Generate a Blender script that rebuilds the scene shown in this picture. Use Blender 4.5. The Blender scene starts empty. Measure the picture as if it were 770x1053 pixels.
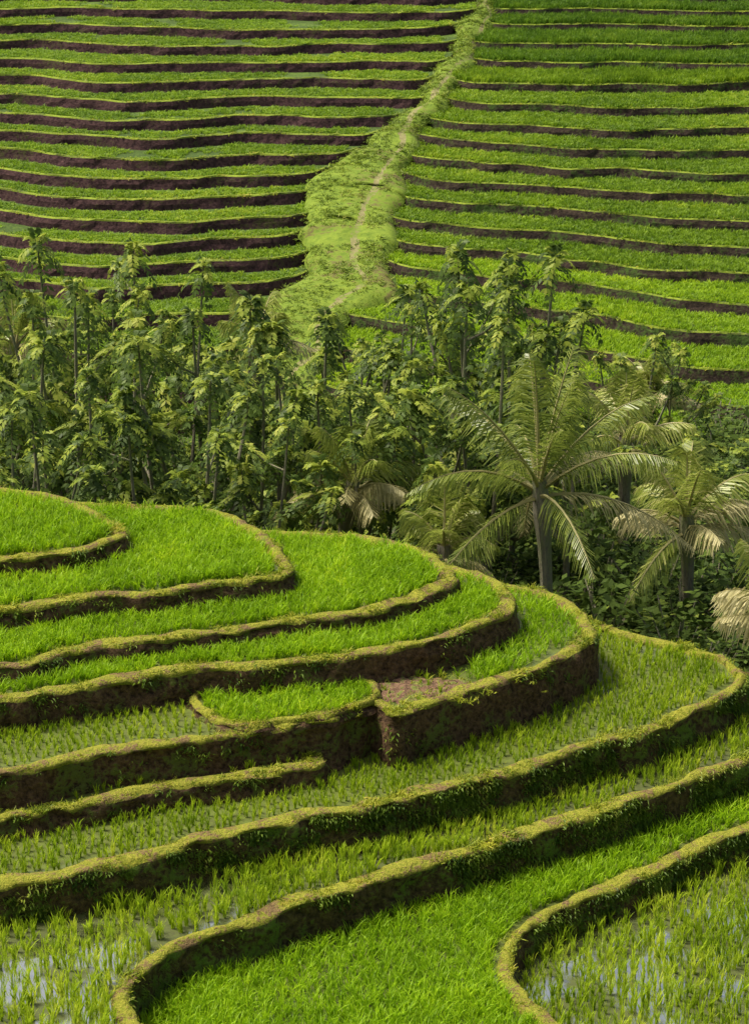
import bpy, math, numpy as np
from mathutils import Vector
R=np.random.default_rng(7)
sc=bpy.context.scene
# plan positions are traced as pixel coordinates in the camera view (23 m above the lowest paddy)
# and cast through the camera onto chosen terrace heights to get plan metres
F=2477.0; TH=math.radians(20); CZ=23.0
def P(u,v,z):
    a=(u-385)/F; b=-(v-526.5)/F
    dy=math.cos(TH)+b*math.sin(TH); dz=-math.sin(TH)+b*math.cos(TH)
    s=(z-CZ)/dz
    return (round(a*s,2),round(dy*s,2))
ZL=[0,.5,1.25,1.95,2.3,2.95,3.55,3.85,4.25,4.6]
PX={
0:[(1100,840),(1000,1100),(700,1400),(-300,1400),(-500,900),(-400,700),(100,712),(400,720),(560,728),(740,752),(860,768),(960,790)],
1:[(880,810),(770,855),(700,886),(620,920),(560,945),(528,972),(526,1010),(560,1050),(620,1110),(600,1250),(-250,1300),(-420,900),(-350,680),(100,685),(400,692),(560,700),(740,725),(860,742),(900,765)],
2:[(850,745),(770,782),(700,806),(600,845),(500,876),(400,906),(300,936),(250,955),(190,975),(150,1000),(134,1030),(145,1065),(200,1130),(180,1230),(-200,1250),(-360,900),(-300,650),(100,652),(400,660),(560,668),(665,685),(740,690),(810,700),(855,715)],
3:[(750,682),(765,700),(735,722),(680,746),(600,772),(500,804),(400,828),(300,847),(200,871),(100,896),(0,914),(-120,930),(-300,900),(-320,620),(100,615),(400,632),(520,640),(575,632),(605,640),(635,650),(665,657),(715,667)],
4:[(328,787),(290,797),(200,809),(100,826),(0,846),(-100,860),(-260,830),(-250,700),(0,690),(200,720),(300,768)],
5:[(607,658),(600,668),(570,682),(520,701),(450,724),(405,740),(385,727),(360,735),(300,747),(200,763),(100,779),(0,797),(-100,812),(-280,800),(-290,600),(-220,565),(100,572),(300,582),(420,592),(520,603),(570,614),(598,636)],
6:[(527,627),(500,645),(460,657),(400,673),(300,684),(200,691),(100,706),(0,722),(-100,735),(-270,720),(-280,600),(-200,545),(100,555),(300,564),(410,574),(455,583),(500,596),(522,610)],
7:[(465,597),(440,613),(380,632),(300,641),(200,656),(100,669),(0,688),(-100,700),(-250,690),(-260,560),(-180,530),(100,538),(230,546),(330,550),(400,557),(445,575)],
8:[(300,590),(260,598),(200,607),(100,618),(0,631),(-100,642),(-230,620),(-240,540),(-160,512),(30,516),(130,522),(230,530),(275,553),(294,572)],
9:[(130,552),(100,563),(60,571),(0,579),(-100,590),(-210,570),(-200,520),(-120,498),(0,504),(60,514),(105,532),(127,543)],
10:[(198,718),(245,748),(300,743),(360,731),(388,716),(380,700),(300,695),(220,703)],
}
ZL.append(3.03)
ZB={0:-3.2,1:-.1,2:.4,3:1.15,4:1.85,5:1.85,6:2.85,7:3.45,8:3.75,9:4.15,10:2.85}
PLAN={k:[P(u,v,ZL[k]) for u,v in p] for k,p in PX.items()}
# ---------- noise
def vn(x,y,seed=0):
    x=np.asarray(x,float);y=np.asarray(y,float)
    xi=np.floor(x);yi=np.floor(y);fx=x-xi;fy=y-yi
    fx=fx*fx*(3-2*fx);fy=fy*fy*(3-2*fy)
    def h(a,b):
        s=np.sin(a*127.1+b*311.7+seed*74.7)*43758.5453
        return s-np.floor(s)
    return ((h(xi,yi)*(1-fx)+h(xi+1,yi)*fx)*(1-fy)+(h(xi,yi+1)*(1-fx)+h(xi+1,yi+1)*fx)*fy)*2-1
def fbm(x,y,seed=0,o=3):
    r=0;a=1;s=0
    for i in range(o):
        r=r+a*vn(np.asarray(x)*2**i,np.asarray(y)*2**i,seed+i*13);s+=a;a*=.5
    return r/s
# ---------- mesh helper
class MB:
    def __init__(s): s.v=[];s.f=[];s.m=[];s.n=0
    def add(s,v,f,m=0):
        v=np.asarray(v,float).reshape(-1,3); b=s.n
        s.v.append(v); s.n+=len(v)
        if isinstance(f,np.ndarray): s.f+= (f+b).tolist(); k=len(f)
        else: s.f+=[tuple(i+b for i in q) for q in f]; k=len(f)
        s.m+= (list(m) if hasattr(m,'__len__') else [m]*k)
    def mesh(s,name,mats,smooth=False):
        me=bpy.data.meshes.new(name)
        me.from_pydata(np.vstack(s.v).tolist(),[],s.f)
        for m in mats: me.materials.append(m)
        me.polygons.foreach_set('material_index',s.m)
        if smooth: me.polygons.foreach_set('use_smooth',[True]*len(s.f))
        me.update(); return me
def link(name,me,loc=(0,0,0),rot=0,scl=1):
    o=bpy.data.objects.new(name,me); sc.collection.objects.link(o)
    o.location=loc; o.rotation_euler=(0,0,rot); o.scale=(scl,)*3 if not hasattr(scl,'__len__') else scl
    return o
# ---------- materials
def newmat(name):
    m=bpy.data.materials.new(name); m.use_nodes=True; nt=m.node_tree; nt.nodes.clear()
    out=nt.nodes.new('ShaderNodeOutputMaterial'); return m,nt,out
def leafmat(name,c1,c2,c3=None,tr=.35,scale=.6,rough=.5,island=False,spec=.2):
    m,nt,out=newmat(name); N=nt.nodes.new; L=nt.links.new
    geo=N('ShaderNodeNewGeometry'); noi=N('ShaderNodeTexNoise'); noi.inputs['Scale'].default_value=scale; noi.inputs['Detail'].default_value=2
    L(geo.outputs['Position'],noi.inputs['Vector'])
    oi=N('ShaderNodeObjectInfo')
    a=N('ShaderNodeMath');a.operation='MULTIPLY_ADD'; L(noi.outputs['Fac'],a.inputs[0]);a.inputs[1].default_value=1.9
    L(oi.outputs['Random'],a.inputs[2])
    last=a.outputs[0]
    sub=N('ShaderNodeMath');sub.operation='MULTIPLY_ADD';L(last,sub.inputs[0]);sub.inputs[1].default_value=.62;sub.inputs[2].default_value=-.40
    last=sub.outputs[0]
    if island:
        b=N('ShaderNodeMath');b.operation='MULTIPLY_ADD';L(geo.outputs['Random Per Island'],b.inputs[0]);b.inputs[1].default_value=.6;
        c=N('ShaderNodeMath');c.operation='MULTIPLY_ADD';L(last,c.inputs[0]);c.inputs[1].default_value=.6;c.inputs[2].default_value=-.1;L(c.outputs[0],b.inputs[2]);last=b.outputs[0]
    cr=N('ShaderNodeValToRGB');L(last,cr.inputs[0])
    cr.color_ramp.elements[0].color=(*c1,1);cr.color_ramp.elements[1].color=(*c2,1)
    cr.color_ramp.elements[0].position=.15;cr.color_ramp.elements[1].position=.75
    if c3:
        e=cr.color_ramp.elements.new(.95);e.color=(*c3,1)
    p=N('ShaderNodeBsdfPrincipled');L(cr.outputs[0],p.inputs['Base Color']);p.inputs['Roughness'].default_value=rough;p.inputs['Specular IOR Level'].default_value=spec
    t=N('ShaderNodeBsdfTranslucent');L(cr.outputs[0],t.inputs['Color'])
    mx=N('ShaderNodeMixShader');mx.inputs[0].default_value=tr;L(p.outputs[0],mx.inputs[1]);L(t.outputs[0],mx.inputs[2]);L(mx.outputs[0],out.inputs[0])
    return m
def soilmat(name,c1,c2,c3,s1=2.5,s2=14,lo=.42,hi=.6,bump=.5,rough=.9,stretch=1):
    m,nt,out=newmat(name);N=nt.nodes.new;L=nt.links.new
    geo=N('ShaderNodeNewGeometry');mp=N('ShaderNodeMapping');L(geo.outputs['Position'],mp.inputs[0]);mp.inputs['Scale'].default_value=(1,1,stretch)
    n1=N('ShaderNodeTexNoise');n1.inputs['Scale'].default_value=s1;n1.inputs['Detail'].default_value=3;L(mp.outputs[0],n1.inputs[0])
    n2=N('ShaderNodeTexNoise');n2.inputs['Scale'].default_value=s2;n2.inputs['Detail'].default_value=4;n2.inputs['Roughness'].default_value=.65;L(mp.outputs[0],n2.inputs[0])
    cc=N('ShaderNodeMapRange');cc.inputs[1].default_value=.32;cc.inputs[2].default_value=.68;L(n2.outputs['Fac'],cc.inputs[0])
    mixa=N('ShaderNodeMix');mixa.data_type='RGBA';L(cc.outputs[0],mixa.inputs[0]);mixa.inputs[6].default_value=(*c1,1);mixa.inputs[7].default_value=(*c2,1)
    mr=N('ShaderNodeMapRange');mr.inputs[1].default_value=lo;mr.inputs[2].default_value=hi
    add=N('ShaderNodeMath');add.operation='MULTIPLY_ADD';L(n2.outputs['Fac'],add.inputs[0]);add.inputs[1].default_value=.5
    ml=N('ShaderNodeMath');ml.operation='MULTIPLY';ml.inputs[1].default_value=.5;L(n1.outputs['Fac'],ml.inputs[0]);L(ml.outputs[0],add.inputs[2])
    L(add.outputs[0],mr.inputs[0])
    mixb=N('ShaderNodeMix');mixb.data_type='RGBA';L(mr.outputs[0],mixb.inputs[0]);L(mixa.outputs[2],mixb.inputs[6]);mixb.inputs[7].default_value=(*c3,1)
    p=N('ShaderNodeBsdfPrincipled');L(mixb.outputs[2],p.inputs['Base Color']);p.inputs['Roughness'].default_value=rough;p.inputs['Specular IOR Level'].default_value=.15
    bp=N('ShaderNodeBump');bp.inputs['Strength'].default_value=bump;bp.inputs['Distance'].default_value=.1;L(n2.outputs['Fac'],bp.inputs['Height']);L(bp.outputs[0],p.inputs['Normal'])
    L(p.outputs[0],out.inputs[0]);return m
def watermat(name,mud,algae,wetlo,wethi,sheen):
    m,nt,out=newmat(name);N=nt.nodes.new;L=nt.links.new
    geo=N('ShaderNodeNewGeometry')
    n1=N('ShaderNodeTexNoise');n1.inputs['Scale'].default_value=.9;n1.inputs['Detail'].default_value=5;L(geo.outputs['Position'],n1.inputs[0])
    n2=N('ShaderNodeTexNoise');n2.inputs['Scale'].default_value=9;n2.inputs['Detail'].default_value=3;L(geo.outputs['Position'],n2.inputs[0])
    cm=N('ShaderNodeMix');cm.data_type='RGBA';L(n2.outputs[0],cm.inputs[0]);cm.inputs[6].default_value=(*mud,1);cm.inputs[7].default_value=(*algae,1)
    mr=N('ShaderNodeMapRange');mr.inputs[1].default_value=wetlo;mr.inputs[2].default_value=wethi;mr.inputs[3].default_value=0;mr.inputs[4].default_value=sheen;L(n1.outputs[0],mr.inputs[0])
    p=N('ShaderNodeBsdfPrincipled');L(cm.outputs[2],p.inputs['Base Color']);p.inputs['Roughness'].default_value=.6;p.inputs['Specular IOR Level'].default_value=.3
    gl=N('ShaderNodeBsdfGlossy');gl.inputs['Roughness'].default_value=.08;gl.inputs['Color'].default_value=(1,.96,.88,1)
    bp=N('ShaderNodeBump');bp.inputs['Strength'].default_value=.12;bp.inputs['Distance'].default_value=.02;L(n2.outputs[0],bp.inputs['Height']);L(bp.outputs[0],gl.inputs['Normal'])
    mx=N('ShaderNodeMixShader');L(mr.outputs[0],mx.inputs[0]);L(p.outputs[0],mx.inputs[1]);L(gl.outputs[0],mx.inputs[2])
    L(mx.outputs[0],out.inputs[0]);return m
M_rice=leafmat('rice_leaf_bright',(.20,.36,.008),(.35,.55,.012),(.48,.63,.02),tr=.45,scale=.5)
M_ricep=leafmat('rice_leaf_pale',(.21,.33,.012),(.38,.51,.02),(.52,.60,.05),tr=.45,scale=.5)
M_riceh=leafmat('rice_leaf_hill',(.12,.22,.014),(.26,.40,.02),(.36,.47,.03),tr=.4,scale=.12)
M_riceh2=leafmat('rice_leaf_hill_lime',(.20,.34,.014),(.35,.52,.02),(.46,.59,.03),tr=.45,scale=.2)
M_riceh3=leafmat('rice_leaf_hill_deep',(.08,.17,.014),(.17,.30,.02),(.24,.36,.03),tr=.4,scale=.2)
M_grass=leafmat('bund_grass_leaf',(.16,.23,.016),(.40,.43,.03),(.60,.50,.09),tr=.35,scale=2.)
M_grassh=leafmat('slope_grass_leaf',(.10,.16,.014),(.23,.31,.025),(.36,.38,.06),tr=.35,scale=.6)
M_wallg=leafmat('wall_weed_leaf',(.06,.12,.012),(.18,.27,.02),(.34,.36,.05),tr=.3,scale=1.0)
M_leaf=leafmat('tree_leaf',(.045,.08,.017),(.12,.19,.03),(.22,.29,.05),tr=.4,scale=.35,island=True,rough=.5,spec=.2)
M_leafl=leafmat('tree_leaf_lit_top',(.19,.27,.03),(.38,.45,.06),(.50,.53,.10),tr=.4,scale=.35,island=True,rough=.5,spec=.2)  # paler leaf colour, painting in the light that falls on tuft tops
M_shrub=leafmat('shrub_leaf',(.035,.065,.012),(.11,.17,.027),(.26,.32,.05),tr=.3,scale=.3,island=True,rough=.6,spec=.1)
M_palm=leafmat('palm_leaf',(.12,.17,.025),(.34,.40,.07),(.55,.54,.20),tr=.4,scale=.4,island=True,rough=.35,spec=.4)
M_dry=leafmat('palm_leaf_dry',(.32,.30,.12),(.56,.51,.25),(.66,.6,.36),tr=.3,scale=.5,island=True)
M_bark=soilmat('bark',(.14,.12,.09),(.36,.32,.24),(.18,.20,.09),s1=3,s2=20,stretch=.3)
M_wall=soilmat('terrace_wall_soil',(.03,.018,.011),(.19,.112,.058),(.12,.14,.03),s1=1.4,s2=9,lo=.52,hi=.59,bump=1.)
M_wallgr=soilmat('terrace_wall_mossy',(.03,.023,.012),(.15,.105,.04),(.11,.17,.022),s1=1.4,s2=9,lo=.49,hi=.58,bump=1.)
M_bund=soilmat('bund_turf',(.17,.20,.02),(.38,.36,.045),(.20,.135,.06),s1=2.6,s2=16,lo=.50,hi=.57,bump=1.)
M_mud=watermat('paddy_mud',(.06,.06,.018),(.13,.18,.022),.48,.60,.13)
M_wet=watermat('paddy_water',(.05,.05,.022),(.10,.13,.025),.46,.54,.7)
M_hwall=soilmat('hill_wall_soil',(.028,.014,.016),(.11,.058,.056),(.06,.06,.02),s1=.5,s2=6,lo=.54,hi=.64,bump=.6)
M_hwallg=soilmat('hill_wall_grassy',(.025,.018,.016),(.08,.055,.038),(.06,.10,.02),s1=.5,s2=6,lo=.50,hi=.60,bump=.6)
M_hbund=soilmat('hill_bund_turf',(.13,.19,.018),(.27,.33,.035),(.08,.10,.025),s1=.8,s2=8,lo=.50,hi=.60,bump=.5)
M_htread=soilmat('hill_paddy',(.03,.055,.014),(.07,.115,.02),(.10,.16,.025),s1=.4,s2=10,lo=.5,hi=.6,bump=.3)
M_slope=soilmat('grass_slope',(.10,.16,.018),(.20,.27,.03),(.12,.11,.035),s1=.4,s2=3,lo=.53,hi=.61,bump=.5)
M_path=soilmat('dirt_path',(.16,.14,.06),(.27,.26,.11),(.14,.19,.03),s1=.8,s2=4,lo=.5,hi=.58,bump=.4)
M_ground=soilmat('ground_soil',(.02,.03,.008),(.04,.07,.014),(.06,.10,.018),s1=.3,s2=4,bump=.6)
M_brown=soilmat('bare_earth',(.10,.058,.036),(.27,.165,.10),(.15,.17,.04),s1=2,s2=8,lo=.51,hi=.56,bump=1.)
# ---------- foreground terraces
def catmull(pts,step=.14):
    p=np.array(pts,float);n=len(p);out=[]
    for i in range(n):
        p0,p1,p2,p3=p[i-1],p[i],p[(i+1)%n],p[(i+2)%n]
        L=np.linalg.norm(p2-p1);k=max(2,int(L/ .05));t=np.linspace(0,1,k,endpoint=False)[:,None]
        d01=max(np.linalg.norm(p1-p0),1e-3)**.5;d12=max(L,1e-3)**.5;d23=max(np.linalg.norm(p3-p2),1e-3)**.5
        m1=(p2-p1)+d12*((p1-p0)/d01-(p2-p0)/(d01+d12))
        m2=(p2-p1)+d12*((p3-p2)/d23-(p3-p1)/(d12+d23))
        out.append((2*t**3-3*t**2+1)*p1+(t**3-2*t**2+t)*m1+(-2*t**3+3*t**2)*p2+(t**3-t**2)*m2)
    c=np.vstack(out);c2=np.vstack([c,c[:1]])
    s=np.r_[0,np.cumsum(np.linalg.norm(np.diff(c2,axis=0),axis=1))]
    k=int(s[-1]/step);q=np.linspace(0,s[-1],k,endpoint=False)
    return np.c_[np.interp(q,s,c2[:,0]),np.interp(q,s,c2[:,1])],q
def normals(c):
    d=np.roll(c,-2,0)-np.roll(c,2,0);d/=np.linalg.norm(d,axis=1)[:,None]+1e-9
    n=np.c_[d[:,1],-d[:,0]]
    A=.5*np.sum(c[:,0]*np.roll(c[:,1],-1)-np.roll(c[:,0],-1)*c[:,1])
    return n if A>0 else -n
CUR={};GR=[];WL=[]
def inview(x,y,m=5): return (np.abs(x)<.155*y+m)
for k,pl in PLAN.items():
    c,q=catmull(pl,.1)
    n=normals(c)
    wob=fbm(q*.9,q*0+k*7,3)*.13+fbm(q*3,q*0+k*3,5)*.06
    c=c+n*wob[:,None]; CUR[k]=c[::2]
    zt=ZL[k];zb=ZB[k];H=zt-zb
    bw=.23+.12*fbm(q*.6,q*0+k,9)
    if k==10: bw=bw*.6
    prof=[(.12,zb,0),(.11,zb+.25*H,0),(.09,zb+.5*H,0),(.06,zb+.75*H,0),(.04,zt-.01,0),(.03,zt+.05,1),(-.03,zt+.075,1),(-.5,zt+.085,1),(-1,zt+.075,1),(-1.25,zt+.03,1),(-1.4,zt-.06,1)]
    if H>2.5: prof=[(p[0] if p[0]<=0 else p[0]*1.5,p[1],p[2]) for p in prof]
    rows=[]
    for j,(o,z,mt) in enumerate(prof):
        oo=np.where(o<-.1,o*bw,o)+fbm(q*2.6,q*0+j*1.7+k*5,11)*(.12 if j<5 else .05)
        zz=z+fbm(q*2.,q*0+j*.6+k*5,17)*(.08 if 0<j else .0)*(1 if j<5 else .8)
        xy=c+n*oo[:,None];rows.append(np.c_[xy,zz])
    S=len(c);J=len(rows);V=np.vstack(rows)
    i=np.arange(S);i2=(i+1)%S;mb=MB();fs=[];ms=[]
    for j in range(J-1):
        fs.append(np.c_[j*S+i,j*S+i2,(j+1)*S+i2,(j+1)*S+i]);ms+= [0 if j<4 else 1]*S
    mb.add(V,np.vstack(fs),ms)
    inner=c+n*(-.6*bw)[:,None]
    mb.add(np.c_[inner,np.full(S,zt-.02)],[tuple(range(S))],2)
    mossy=k in(1,2,3)
    me=mb.mesh('terrace',[M_wallgr if mossy else M_wall,M_bund,M_wet if k in(0,2) else M_mud]);me.polygons.foreach_set('use_smooth',[True]*(len(me.polygons)-1)+[False])
    link('rice_terrace',me)
    L=S*.1
    ng=int(L*(.36)*160);ii=R.integers(0,S,ng);tt=R.random(ng)
    o=-(tt*1.25)*bw[ii]+.0
    xy=c[ii]+n[ii]*o[:,None]+R.normal(0,.03,(ng,2));zz=zt+.06-.07*np.clip((tt-.8)/.2,0,1)
    nz=fbm(xy[:,0]*1.6,xy[:,1]*1.6,31)
    mk=inview(xy[:,0],xy[:,1],1.5)&(nz>-.12)
    GR.append(np.c_[xy,zz,.7+1.4*np.clip(nz+.05,0,.8)][mk])
    nw=int(L*min(H,1.2)*(130 if mossy else 30));ii=R.integers(0,S,nw);tt=R.random(nw)**.75
    if not mossy: tt=1-(1-tt)*R.random(nw)
    o=.13-.10*tt
    xy=c[ii]+n[ii]*o[:,None];zz=zb+tt*(H+.0)
    az=np.arctan2(n[ii,1],n[ii,0])
    bare=(k==2)&(xy[:,1]<38.8)|(k==1)&(xy[:,1]<39.2)
    mk=inview(xy[:,0],xy[:,1],1.5)&(fbm(xy[:,0]*1.2+zz,xy[:,1]*1.2+tt*2,37)>(-.08 if mossy else .12))&(~bare|(R.random(nw)<.12))
    WL.append(np.c_[xy,zz,az][mk])
GR=np.vstack(GR);WL=np.vstack(WL)
def inside(poly,pt):
    x,y=pt[:,0],pt[:,1];r=np.zeros(len(pt),bool);X=poly[:,0];Y=poly[:,1];X2=np.roll(X,-1);Y2=np.roll(Y,-1)
    for a,b,c_,d in zip(X,Y,X2,Y2):
        if b==d: continue
        m=((b>y)!=(d>y))
        r^= m&(x<(c_-a)*(y-b)/(d-b)+a)
    return r
def dist(poly,pt):
    out=np.empty(len(pt))
    for s in range(0,len(pt),4000):
        q=pt[s:s+4000];out[s:s+4000]=np.sqrt(((q[:,None]-poly[None])**2).sum(2).min(1))
    return out
# ---------- sources
def coll(name,meshes):
    c=bpy.data.collections.new(name)
    for i,m in enumerate(meshes):
        o=bpy.data.objects.new(name+'_%02d'%i,m);c.objects.link(o)
    return c
def blades(mb,n,h,w,spread,lean,rr,bend=.5,ctr=(0,0),seg=3):
    T=(0,.4,.75,1) if seg==3 else (0,.55,1)
    for i in range(n):
        a=rr.random()*6.283;hh=h*(.65+.5*rr.random());l=lean*(.2+rr.random());ww=w*(.7+.6*rr.random())
        b=np.array([ctr[0]+rr.normal()*spread,ctr[1]+rr.normal()*spread,-.01]);d=np.array([math.cos(a),math.sin(a),0])
        fa=a+1.57+rr.normal()*.6;s=np.array([math.cos(fa),math.sin(fa),0])*ww*.5
        p=[b+d*l*hh*t*(1+bend*t*t)+np.array([0,0,hh*(t-.22*bend*t**3)]) for t in T]
        if seg==3: mb.add([p[0]-s*.7,p[0]+s*.7,p[1]+s,p[1]-s,p[2]+s*.8,p[2]-s*.8,p[3]],[(0,1,2,3),(3,2,4,5),(5,4,6)])
        else: mb.add([p[0]-s*.8,p[0]+s*.8,p[1]+s,p[1]-s,p[2]],[(0,1,2,3),(3,2,4)])
def mk(fn,mat,n,name):
    r=[]
    for i in range(n):
        mb=MB();fn(mb,np.random.default_rng(100+i));r.append(mb.mesh(name,[mat]))
    return coll(name,r)
C_rice=mk(lambda m,r:blades(m,14,.30,.017,.025,.4,r,.8),M_rice,6,'rice_seedling')
C_ricep=mk(lambda m,r:blades(m,14,.30,.017,.015,.25,r,.7),M_ricep,6,'rice_seedling_pale')
def patch(m,r):
    for i in range(7): blades(m,5,.27,.032,.03,.35,r,.6,(r.uniform(-.19,.19),r.uniform(-.19,.19)),2)
C_riceh=mk(patch,M_riceh,5,'hill_rice_patch')
C_riceh2=mk(patch,M_riceh2,5,'hill_rice_patch_lime')
C_riceh3=mk(patch,M_riceh3,5,'hill_rice_patch_deep')
C_grass=mk(lambda m,r:blades(m,9,.055,.013,.035,.9,r,.8,seg=2),M_grass,5,'grass_tuft')
C_grassh=mk(lambda m,r:blades(m,9,.055,.013,.035,.9,r,.8,seg=2),M_grassh,5,'slope_grass_tuft')
def weed(m,r):
    for i in range(12):
        a=r.uniform(-1.3,1.3);e=r.uniform(-.7,.9);l=r.uniform(.04,.10);w=l*.35
        d=np.array([math.cos(a)*math.cos(e),math.sin(a)*math.cos(e),math.sin(e)]);s=np.cross(d,[0,.2,1]);s/=np.linalg.norm(s)
        b=np.array([0,r.normal()*.05,r.normal()*.05]);m.add([b,b+d*l*.5+s*w*.5,b+d*l-np.array([0,0,l*.3]),b+d*l*.5-s*w*.5],[(0,1,2,3)])
C_weed=mk(weed,M_wallg,6,'wall_weed')
def instancer(name,pts,rot,scl,c):
    n=len(pts);me=bpy.data.meshes.new(name);me.vertices.add(n);me.vertices.foreach_set('co',np.asarray(pts,np.float32).ravel())
    a=me.attributes.new('rot','FLOAT_VECTOR','POINT');a.data.foreach_set('vector',np.asarray(rot,np.float32).ravel())
    a=me.attributes.new('scl','FLOAT_VECTOR','POINT');a.data.foreach_set('vector',np.asarray(scl,np.float32).ravel())
    a=me.attributes.new('idx','INT','POINT');a.data.foreach_set('value',R.integers(0,100,n).astype(np.int32))
    o=link(name,me)
    ng=bpy.data.node_groups.new(name+'_scatter','GeometryNodeTree')
    ng.interface.new_socket('Geometry',in_out='INPUT',socket_type='NodeSocketGeometry');ng.interface.new_socket('Geometry',in_out='OUTPUT',socket_type='NodeSocketGeometry')
    N=ng.nodes.new;L=ng.links.new
    gi=N('NodeGroupInput');go=N('NodeGroupOutput');ip=N('GeometryNodeInstanceOnPoints');ci=N('GeometryNodeCollectionInfo')
    ci.inputs['Collection'].default_value=c;ci.inputs['Separate Children'].default_value=True;ci.inputs['Reset Children'].default_value=True
    L(gi.outputs[0],ip.inputs['Points']);L(ci.outputs[0],ip.inputs['Instance']);ip.inputs['Pick Instance'].default_value=True
    for nm,ty,so in(('rot','FLOAT_VECTOR','Rotation'),('scl','FLOAT_VECTOR','Scale'),('idx','INT','Instance Index')):
        na=N('GeometryNodeInputNamedAttribute');na.data_type=ty;na.inputs['Name'].default_value=nm;L(na.outputs['Attribute'],ip.inputs[so])
    L(ip.outputs[0],go.inputs[0]);md=o.modifiers.new('scatter','NODES');md.node_group=ng
    return o
def zrot(n,t=.1): return np.c_[R.normal(0,t,n),R.normal(0,t,n),R.random(n)*6.283]
spec={0:(.18,.25,'p',1.25,.9),1:(.12,.14,'b',1.1,.3),2:(.13,.21,'p',.95,.5),3:(.13,.21,'p',.9,.7),4:(.14,.18,'p',.8,.1),5:(.14,.17,'p',.75,.1),6:(.105,.115,'b',.9,.2),7:(.105,.115,'b',.95,.1),8:(.105,.115,'b',1.0,.1),9:(.105,.115,'b',1.0,.1),10:(.105,.115,'b',.9,.1)}
above={0:[1],1:[2],2:[3],3:[4,5],4:[5],5:[6,10],6:[7],7:[8],8:[9],9:[],10:[6]}
bright=[];pale=[]
bx,by=P(430,708,2.95)
for k,(sx,sy,ty,h,ang) in spec.items():
    c=CUR[k];x0,x1=max(c[:,0].min(),-14),min(c[:,0].max(),14);y0,y1=max(c[:,1].min(),30),min(c[:,1].max(),62)
    gx,gy=np.meshgrid(np.arange(-30,30,sx),np.arange(-30,30,sy));g=np.c_[gx.ravel(),gy.ravel()]
    a=ang;g=g@np.array([[math.cos(a),math.sin(a)],[-math.sin(a),math.cos(a)]])
    g[:,1]+=45
    g+=np.c_[fbm(g[:,0]*.15,g[:,1]*.15,41+k),fbm(g[:,0]*.15,g[:,1]*.15,51+k)]*1.2
    g=g[(g[:,0]>x0)&(g[:,0]<x1)&(g[:,1]>y0)&(g[:,1]<y1)];g=g[inview(g[:,0],g[:,1],2.)]
    g+=R.normal(0,.02 if ty=='p' else .03,g.shape)
    g=g[inside(c,g)]
    g=g[dist(c,g)>(.34 if k!=10 else .18)]
    for b in above[k]:
        g=g[~inside(CUR[b],g)];g=g[dist(CUR[b],g)>.18]
    keep=R.random(len(g))>.05
    if ty=='p': keep&=(fbm(g[:,0]*.5,g[:,1]*.5,61+k)+R.random(len(g))*.5>-.42)
    if k==2: keep&=~((g[:,1]<40)&(g[:,0]<-2.5)&(R.random(len(g))<.35))
    if k==5: keep&=~((np.abs(g[:,0]-bx)<1.2)&(np.abs(g[:,1]-by)<1.3)&(R.random(len(g))<.85))
    g=g[keep];
    hs=h*(1+.22*fbm(g[:,0]*.6,g[:,1]*.6,71)+R.normal(0,.13,len(g)))
    if k==2: hs=hs*np.where(g[:,1]<41,1.25,1)
    if k==5:
        right=g[:,0]>1.5
        (bright).append(np.c_[g[right],np.full(right.sum(),ZL[k]),hs[right]*1.3]);g=g[~right];hs=hs[~right]
    (bright if ty=='b' else pale).append(np.c_[g,np.full(len(g),ZL[k]-.02),hs])
for nm,arr,c in(('rice_plants',bright,C_rice),('rice_plants',pale,C_ricep)):
    a=np.vstack(arr);n=len(a)
    instancer(nm,a[:,:3],zrot(n,.1),np.c_[a[:,3]*R.uniform(.8,1.2,n),a[:,3]*R.uniform(.8,1.2,n),a[:,3]],c)
m_=170;ex=np.c_[bx+R.normal(0,.7,m_),by+R.normal(0,.5,m_),np.full(m_,2.97),np.full(m_,1.3)]
GR=np.vstack([GR,ex])
n=len(GR);s=R.uniform(.6,1.5,n)*GR[:,3];instancer('bund_grass',GR[:,:3],zrot(n,.25),np.c_[s,s,s*R.uniform(.5,1.5,n)],C_grass)
n=len(WL);s=R.uniform(.6,1.5,n);instancer('wall_weeds',WL[:,:3],np.c_[np.zeros(n),np.zeros(n),WL[:,3]],np.c_[s,s,s],C_weed)
mb=MB();vs=[(bx,by,2.99)];ring=40
for rr in(.25,.5,.75,.9):
    for i in range(ring):
        a=i/ring*6.283;r_=rr*(1+.2*math.sin(a*3+1)+.12*math.sin(a*7)+.08*math.sin(a*13));vs.append((bx+math.cos(a)*r_*1.2,by+math.sin(a)*r_*.8,2.98+.06*(.9-rr)+R.normal(0,.03)-(.08 if rr==.9 else 0)))
fs=[(0,1+i,1+(i+1)%ring) for i in range(ring)]
for q in range(3): fs+=[(1+q*ring+i,1+(q+1)*ring+i,1+(q+1)*ring+(i+1)%ring,1+q*ring+(i+1)%ring) for i in range(ring)]
mb.add(vs,fs);link('bare_earth_patch',mb.mesh('bare_earth',[M_brown],True))
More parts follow.
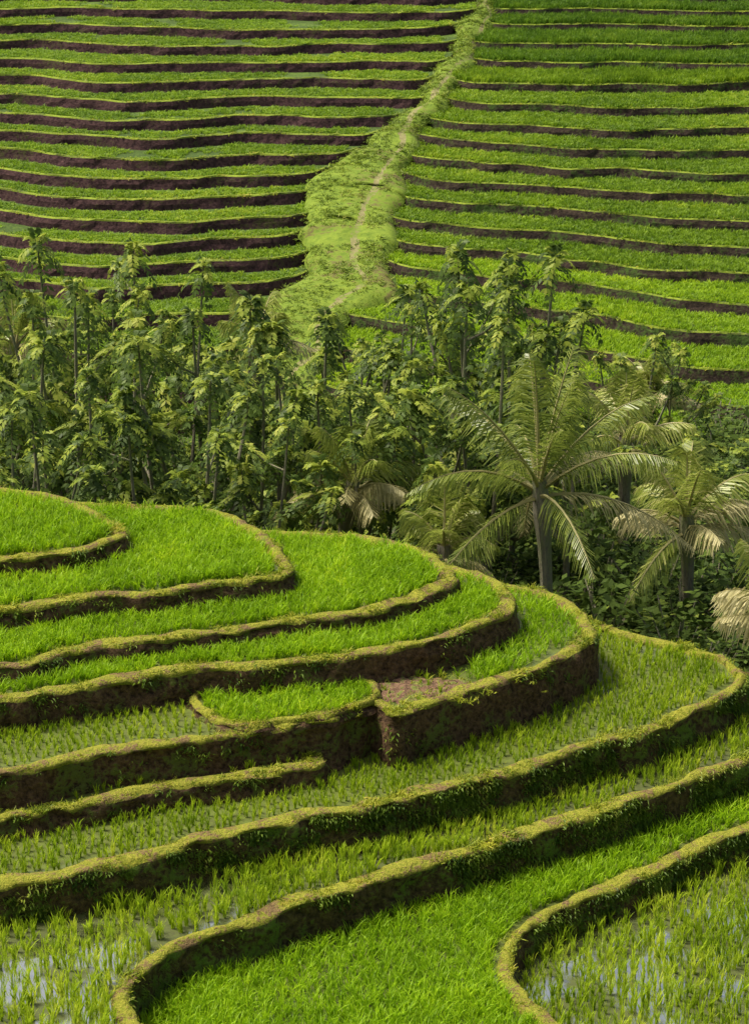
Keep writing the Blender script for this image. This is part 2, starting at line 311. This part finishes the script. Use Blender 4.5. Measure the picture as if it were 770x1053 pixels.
# ---------- hill
def Dt(t): t=np.asarray(t,float);return np.where(t<0,100+3.2*t,100+2.45*t+.035*t*t)
def Zt(t): t=np.asarray(t,float);return np.where(t<0,-3.4+.5*t,-3.4+.43*t)
_y=[92,97,100,105,110,114.5,120,130,140,150,175]
_l=[-5.4,-4.3,-3.0,-2.6,-3.2,-1.7,.9,3.9,5.7,7.4,10]
_r=[-2.4,-1.3,.5,.4,.9,1.2,1.9,4.6,6.5,8.1,12.5]
def XL(t): return np.interp(Dt(t),_y,_l)+.3*np.sin(np.asarray(t)*2.3)+.2*np.sin(np.asarray(t)*5.1)
def XR(t): return np.interp(Dt(t),_y,_r)+.25*np.sin(np.asarray(t)*2.9+1)
def Yt(t,x,d=None):
    t=np.asarray(t,float)
    k=np.clip((13-t)/16,0,1.1)
    y=Dt(t)+np.where(x<0,-.20*k*x,-.62*k*x*(1/(1+np.abs(x)/60)))
    y=y+fbm(x*.08,t*.12,81)*2.8+fbm(x*.35,t*3.1,83)*.6+fbm(x*.13,t*1.3,85)*.7
    y=y-1.3*np.exp(-((x-2)/5.)**2)*np.clip((14-t)/14,0,1)
    if d is not None: y=y+1.6*np.exp(-d/.7)
    return y
T0,T1=-6,26
mb=MB();dcol=np.r_[0,.15,.35,.6,.9,1.25,np.arange(1.6,55,.4)]
ROWS=[]
for side in(-1,1):
    lines=[];mt=[]
    for t in range(T0,T1):
        x=(XL(t)-dcol) if side<0 else (XR(t)+dcol)
        y=Yt(t,x,dcol);z=Zt(t);zl=Zt(t-1)
        wj=fbm(x*1.5,x*0+t,93)*.1
        wm=0 if side<0 else 3
        bwid=.20 if side<0 else .10
        lines.append(np.c_[x,y-.20,np.full_like(x,zl-.05)]);mt.append(wm)
        lines.append(np.c_[x,y-.12+wj,zl+.5*(z-zl)+0*x]);mt.append(wm)
        lines.append(np.c_[x,y-.03+wj*.5,z+0*x]);mt.append(1)
        lines.append(np.c_[x,y+.02,z+.05+wj*.6]);mt.append(1)
        lines.append(np.c_[x,y+bwid+wj,z+.05+0*x]);mt.append(1)
        lines.append(np.c_[x,y+bwid+.08+wj,z+0*x]);mt.append(2)
        ROWS.append((side,t))
    V=np.vstack(lines);C=len(dcol);i=np.arange(C-1);fs=[];ms=[]
    for j in range(len(lines)-1):
        q=np.c_[j*C+i,j*C+i+1,(j+1)*C+i+1,(j+1)*C+i]
        if side<0:q=q[:,::-1]
        fs.append(q);ms+=[mt[j]]*(C-1)
    mb.add(V,np.vstack(fs),ms)
link('terraced_hillside',mb.mesh('hillside',[M_hwall,M_hbund,M_htread,M_hwallg]))
mb=MB();ts=np.arange(T0,T1-1,.12);ss=np.linspace(-.0,1,40);g=[];pf=[]
for t in ts:
    xl=XL(t)-.35;xr=XR(t)+.35;x=xl+(xr-xl)*ss
    e=np.minimum(x-xl,xr-x)
    y=Yt(t,x)+.4*(1-ss)
    z=Zt(t)+.24-.5*np.exp(-e/.3)+fbm(x*.6,y*.4,95)*.14
    pq=np.abs(x-(xl*.35+xr*.65)+.35*math.sin(t*.9)+.12*math.sin(t*3.1));z=z-.06*np.exp(-(pq/.3)**2);pf.append(pq+.12*fbm(x*.5+t,t*1.3+x*0,96))
    g.append(np.c_[x,y,z])
V=np.vstack(g);C=len(ss);i=np.arange(C-1);pf=np.array(pf)
mt=[];fs=[]
for j in range(len(ts)-1):
    fs.append(np.c_[j*C+i,j*C+i+1,(j+1)*C+i+1,(j+1)*C+i]);mt+=[1 if p<.12 else 0 for p in pf[j][:-1]]
mb.add(V,np.vstack(fs),mt)
link('grass_gully',mb.mesh('gully',[M_slope,M_path],True))
GV=V[(pf.ravel()>.15)]
HP={0:[],1:[],2:[]};bg=[]
for side,t in ROWS:
    if t>18: continue
    y_=float(Dt(t));w=.155*y_+4
    which=0 if side<0 else (1 if t<=1 else (2 if t>=11 else 0))
    for row in np.arange(0,3.4,.3):
        x=np.arange(-w,w,.3);x=x+R.normal(0,.05,len(x))
        x=x[x<XL(t)-.4] if side<0 else x[x>XR(t)+.4]
        d=(XL(t)-x) if side<0 else (x-XR(t))
        ya=Yt(t,x,d)+(.42 if side<0 else .28)+row;yb=Yt(t+1,x,(XL(t+1)-x) if side<0 else (x-XR(t+1)))-(.75 if side<0 and t>-2 else .35)
        m=ya<yb
        if side<0: m&=(fbm(x*.25,x*0+t*5,97)+.5*fbm(x*.9,ya,98)>-.5)
        hh=(.52 if side<0 else (.75 if t<10 else 1.5))*(1+.3*fbm(x*.3,x*0+t*2.2,99))
        HP[which].append(np.c_[x,ya+R.normal(0,.03,len(x)),np.full(len(x),Zt(t)),hh][m])
    x=np.arange(-w,w,.2 if side<0 else .4);x=x[x<XL(t)] if side<0 else x[x>XR(t)]
    x=x[fbm(x*.8,x*0+t,33)>-.15]
    d=(XL(t)-x) if side<0 else (x-XR(t))
    bg.append(np.c_[x,Yt(t,x,d)+R.uniform(-.05,.2,len(x)),np.full(len(x),float(Zt(t)))+.03])
for w_,c in((0,C_riceh),(1,C_riceh2),(2,C_riceh3)):
    a=np.vstack(HP[w_]);n=len(a)
    instancer('hillside_rice',a[:,:3],zrot(n,.05),np.c_[np.ones(n)*1.1,np.ones(n)*1.1,a[:,3]*R.uniform(.75,1.25,n)],c)
bg=np.vstack(bg);n=len(bg);s=R.uniform(1.2,2.2,n);instancer('hillside_grass',bg,zrot(n,.2),np.c_[s*1.5,s*1.5,s*.8],C_grass)
ii=R.integers(0,len(GV),7000);bg2=GV[ii]+R.normal(0,.1,(7000,3))*[1,1,.1];bg2=bg2[fbm(bg2[:,0]*.7,bg2[:,1]*.5,34)>-.3]
n=len(bg2);s=R.uniform(1.2,2.4,n);instancer('hillside_grass',bg2,zrot(n,.2),np.c_[s*1.5,s*1.5,s*.9],C_grassh)
# ---------- ground
def zg(x,y):
    x=np.asarray(x,float);y=np.asarray(y,float)
    z=np.interp(y,[-400,-30,0,25,34,46,50,58,66,80,90,100,145,190,400,1200],[60,40,21,-.2,-1,-1,-1.2,-2.2,-3.6,-5.3,-7.5,-7.0,-1.2,4.5,30,60])
    return z+fbm(x*.08,y*.08,101)*np.clip((y-50)/20,0,1)*.5*np.clip((110-y)/15,0,1)
gx=np.r_[-1200,-600,-300,-150,-80,np.arange(-50,50.1,1.2),80,150,300,600,1200];gy=np.r_[-400,-200,-80,-30,-10,np.arange(0,150,1.2),160,175,190,250,400,800,1200]
X,Y=np.meshgrid(gx,gy);Z=zg(X,Y);C=len(gx);i=np.arange(C-1);mb=MB()
mb.add(np.c_[X.ravel(),Y.ravel(),Z.ravel()],np.vstack([np.c_[j*C+i,j*C+i+1,(j+1)*C+i+1,(j+1)*C+i] for j in range(len(gy)-1)]))
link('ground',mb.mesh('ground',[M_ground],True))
# ---------- trees
def tube(mb,pts,rad,m=1,ns=6):
    pts=np.array(pts,float);k=len(pts);vs=[]
    for i in range(k):
        d=pts[min(i+1,k-1)]-pts[max(i-1,0)];d/=np.linalg.norm(d)+1e-9
        a=np.cross(d,[.3,1,.1]);a/=np.linalg.norm(a);b=np.cross(d,a)
        for j in range(ns):
            t=j/ns*6.283;vs.append(pts[i]+(a*math.cos(t)+b*math.sin(t))*rad[i])
    mb.add(vs,[(i*ns+j,i*ns+(j+1)%ns,(i+1)*ns+(j+1)%ns,(i+1)*ns+j) for i in range(k-1) for j in range(ns)],m)
def leaflet(b,d,l,w,up):
    s=np.cross(d,up);s/=np.linalg.norm(s)+1e-9
    return [b,b+d*l*.45+s*w*.5,b+d*l,b+d*l*.45-s*w*.5]
def gen_tuft(r):
    vs=[];ms=[];K=18
    for k in range(K):
        h=-.40+.45*(k/K);a=k*2.4+r.normal()*.3;el=math.radians(15+55*(k/K)+r.normal()*9);L=(.72-.28*(k/K)**2)*r.uniform(.8,1.15)
        d=np.array([math.cos(a)*math.cos(el),math.sin(a)*math.cos(el),math.sin(el)]);side=np.array([-math.sin(a),math.cos(a),0])
        dr=r.uniform(1.0,1.7);mt=2 if (k>K*.45 and r.random()<.75) else 0  # most upper leaves take the painted lit-top colour
        for q in range(1,8):
            t=q/7*L;p=np.array([0,0,h])+d*t-np.array([0,0,dr*t*t*1.05]);tan=d-np.array([0,0,dr*2.1*t]);tan/=np.linalg.norm(tan)
            up=np.cross(side,tan)
            for sg in(-1,1):
                dd=side*sg*.8+tan*.55-np.array([0,0,.15+.2*r.random()]);dd/=np.linalg.norm(dd)
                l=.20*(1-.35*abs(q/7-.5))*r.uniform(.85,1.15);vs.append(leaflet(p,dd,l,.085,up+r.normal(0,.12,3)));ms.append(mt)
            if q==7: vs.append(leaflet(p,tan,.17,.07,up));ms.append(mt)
    return np.array(vs),ms
TUFT=[gen_tuft(np.random.default_rng(500+i)) for i in range(6)]
def add_leaves(mb,V,m=0):
    n=len(V);mb.add(V.reshape(-1,3),np.arange(n*4).reshape(-1,4),m)
def put_tuft(mb,r,p,d,s):
    V,ms=TUFT[r.integers(6)];a=r.random()*6.283;c_,s_=math.cos(a),math.sin(a)
    Rz=np.array([[c_,-s_,0],[s_,c_,0],[0,0,1]]);W=(V.reshape(-1,3)@Rz.T)*s
    W[:,:2]+=W[:,2:3]*d[:2]*1.1
    add_leaves(mb,(W+p).reshape(-1,4,3),ms)
def gen_tree(seed,H=7.):
    r=np.random.default_rng(seed);mb=MB();h0=H*r.uniform(.12,.35);top=np.array([r.normal()*.15,r.normal()*.15,h0])
    tube(mb,[(0,0,-.6),top*.5,top],[.12,.10,.08])
    nb=r.integers(4,7)
    for b in range(nb):
        a=b/nb*6.283+r.normal()*.5;rad=r.uniform(.9,2.6);hh=H*(r.uniform(.5,.95) if b else 1.)
        if b==0: rad=.5
        tip=np.array([math.cos(a)*rad,math.sin(a)*rad,hh]);ctl=top+np.array([math.cos(a)*rad*.75,math.sin(a)*rad*.75,(hh-h0)*.35])
        ps=[top*(1-t)**2+2*ctl*t*(1-t)+tip*t*t for t in np.linspace(0,1,6)];tube(mb,ps,[.065,.055,.05,.045,.04,.025])
        d=ps[-1]-ps[-2];d/=np.linalg.norm(d);put_tuft(mb,r,ps[-1]+[0,0,.05],d,r.uniform(.9,1.3))
        for q in range(r.integers(0,3)):
            t=r.uniform(.35,.85);i=int(t*5);st=ps[i];a2=a+r.normal()*1.2;e=st+np.array([math.cos(a2)*r.uniform(.6,1.4),math.sin(a2)*r.uniform(.6,1.4),r.uniform(.4,1.3)])
            e[2]=min(e[2],H*.93);tube(mb,[st,(st+e)/2+[0,0,-.1],e],[.035,.03,.02]);put_tuft(mb,r,e,(e-st)/np.linalg.norm(e-st),r.uniform(.7,1.1))
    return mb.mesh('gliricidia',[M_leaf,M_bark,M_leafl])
TREES=[gen_tree(900+i) for i in range(11)]
def XYD(u,v,D):
    el=TH-math.atan((526.5-v)/F);z=CZ-D*math.tan(el);dep=D*math.cos(TH)+(CZ-z)*math.sin(TH)
    return (u-385)/F*dep,z
tl=[(55,245,74),(150,256,76),(195,275,70),(20,300,72),(78,285,68),(110,300,80),(245,305,73),(205,315,66),(285,330,72),(330,322,70),(360,350,76),(300,365,66),(120,330,66),(25,350,64),(70,345,70),(160,350,62),(250,370,62),
(403,300,78),(430,318,74),(395,350,70),(487,256,70),(517,258,73),(552,262,71),(470,300,66),(530,300,66),(500,330,62),(440,370,64),(420,400,62),(572,332,76),(600,400,74),(640,440,72),(662,345,77),(697,358,79),(720,445,76),(755,460,72),
(370,390,62),(330,400,61),(200,385,60),(90,390,60),(40,400,60),(-25,320,70),(-60,300,75),(800,440,74),(835,420,72),(10,430,58),(150,430,59),(280,430,58.5),(380,450,59)]
for j in range(16):
    u=R.uniform(-130,900);D=R.uniform(60,82);v=R.uniform(370,450)+(80 if u>590 else 0);tl.append((u,v,D))
for j,(u,v,D) in enumerate(tl):
    x,zt=XYD(u,v,D);zb=float(zg(x,D));s=(zt-zb)/7.1
    if s<.25: continue
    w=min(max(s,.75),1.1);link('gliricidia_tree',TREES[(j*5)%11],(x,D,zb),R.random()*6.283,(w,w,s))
# palms
def gen_palm(seed,H,nf=18,FL=2.7,dryf=.2,e0=5,droop=1.):
    r=np.random.default_rng(seed);mb=MB()
    lean=r.normal(0,.25,2);ps=[np.array([lean[0]*t*t,lean[1]*t*t,H*t-.5*(1-t)]) for t in np.linspace(0,1,8)]
    tube(mb,ps,[.24,.2,.17,.16,.16,.18,.24,.18],2,9);top=ps[-1]
    for k in range(nf):
        a=k*2.4+r.normal()*.25;f=k/nf;el=math.radians(e0+(86-e0)*f**.85+r.normal()*6);L=FL*r.uniform(.8,1.12)*(1-.2*(1-f))
        d=np.array([math.cos(a)*math.cos(el),math.sin(a)*math.cos(el),math.sin(el)]);side=np.array([-math.sin(a),math.cos(a),0]);g=r.uniform(.15,.26)*(1.15-.6*f)*2.7/FL*droop
        base=top-np.array([0,0,.5*(1-f)])
        def pt(t): return base+d*t-np.array([0,0,g*t*t])
        tube(mb,[pt(L*i/7) for i in range(8)],[.06,.05,.04,.032,.026,.02,.013,.006],3,4)
        vs=[];dry=(f<.45 and r.random()<dryf*2)
        for q in range(54):
            t=L*(.14+.86*q/54);tan=d-np.array([0,0,2*g*t]);tan/=np.linalg.norm(tan)
            ll=(.80*math.sin(math.pi*min(1,(.12+.88*q/54))**.8)**.6+.12)*r.uniform(.7,1.15)
            for sg in(-1,1):
                dd=side*sg*.7+tan*.75-np.array([0,0,.2+.55*r.random()]);dd/=np.linalg.norm(dd);p0=pt(t);s=tan*.02
                p1=p0+dd*ll*.5;d2=dd-np.array([0,0,.5+1.1*r.random()]);d2/=np.linalg.norm(d2);p2=p1+d2*ll*.5
                vs.append([p0-s*.6,p0+s*.6,p1+s,p1-s]);vs.append([p1-s,p1+s,p2+s*.25,p2-s*.25])
        add_leaves(mb,np.array(vs),1 if dry else 0)
    return mb.mesh('palm',[M_palm,M_dry,M_bark,M_dry])
pl=[(568,495,56,5.4,19,.25,1,0,1.1),(345,495,60,3.,14,.4,2,10,1.2),(712,530,59,3.4,14,.3,3,8,1.2),(800,620,50,2.9,16,.5,4,10,1.1),(8,345,80,3.,14,.2,5,10,1),(262,345,78,2.6,12,.3,6,15,1),(645,450,65,3.5,11,.25,7,15,1.1),(668,400,80,2.4,12,.2,8,10,1),(455,560,57,2.6,12,.4,10,10,1.2)]
for u,v,D,FL,nf,dr,sd,e0,dp in pl:
    x,zt=XYD(u,v,D);zb=float(zg(x,D));link('coconut_palm',gen_palm(sd*11,max(zt-zb,.6),nf,FL,dr,e0,dp),(x,D,zb),sd*1.3)
def gen_shrub(r):
    mb=MB();vs=[]
    for i in range(10):
        a=r.random()*6.283;rr=r.uniform(.1,.6);e=np.array([math.cos(a)*rr,math.sin(a)*rr,r.uniform(.4,1.)]);tube(mb,[(0,0,-.2),e*.5+[0,0,.05],e],[.025,.018,.008],1,4)
    for i in range(360):
        a=r.random()*6.283;e=math.asin(r.random()**.8);q=r.uniform(.55,1.0);lump=1+.25*math.sin(a*3+e*4)
        p=np.array([math.cos(a)*math.cos(e)*.75*q*lump,math.sin(a)*math.cos(e)*.75*q*lump,.15+math.sin(e)*.85*q*lump])
        d=np.array([math.cos(a)+r.normal()*.5,math.sin(a)+r.normal()*.5,-.2+r.normal()*.4]);d/=np.linalg.norm(d);l=r.uniform(.08,.18)
        vs.append(leaflet(p,d,l,l*.5,np.array([r.normal()*.4,r.normal()*.4,1.])))
    add_leaves(mb,np.array(vs));return mb.mesh('shrub',[M_shrub,M_bark])
C_sh=coll('shrub',[gen_shrub(np.random.default_rng(700+i)) for i in range(6)])
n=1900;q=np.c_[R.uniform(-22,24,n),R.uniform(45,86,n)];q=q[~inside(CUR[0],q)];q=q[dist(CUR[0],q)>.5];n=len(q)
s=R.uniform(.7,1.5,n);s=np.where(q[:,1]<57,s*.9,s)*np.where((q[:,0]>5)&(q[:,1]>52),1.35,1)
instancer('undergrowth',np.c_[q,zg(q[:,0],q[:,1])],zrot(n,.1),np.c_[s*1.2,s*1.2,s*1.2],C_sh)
# ---------- camera, light
cam=bpy.data.cameras.new('camera');cam.sensor_fit='VERTICAL';cam.sensor_height=24;cam.lens=12/math.tan(math.radians(12));cam.clip_end=3000
co=bpy.data.objects.new('camera',cam);sc.collection.objects.link(co);co.location=(0,0,CZ);co.rotation_euler=(math.radians(70),0,0);sc.camera=co
w=bpy.data.worlds.new('World');sc.world=w;w.use_nodes=True;nt=w.node_tree;bgn=nt.nodes['Background']
sky=nt.nodes.new('ShaderNodeTexSky');sky.sky_type='NISHITA';sky.sun_disc=False
el=math.radians(60);az=math.radians(-70)
sky.sun_elevation=el;sky.sun_rotation=az;sky.air_density=1;sky.dust_density=7;sky.ozone_density=.6
nt.links.new(sky.outputs[0],bgn.inputs[0]);bgn.inputs[1].default_value=.15
sl=bpy.data.lights.new('sun','SUN');sl.energy=5;sl.angle=math.radians(12);sl.color=(1,.94,.80)
so=bpy.data.objects.new('sun',sl);sc.collection.objects.link(so)
dv=Vector((math.sin(az)*math.cos(el),math.cos(az)*math.cos(el),math.sin(el)));so.rotation_euler=dv.to_track_quat('Z','Y').to_euler()
sc.view_settings.view_transform='Standard';sc.view_settings.look='None';sc.view_settings.exposure=0
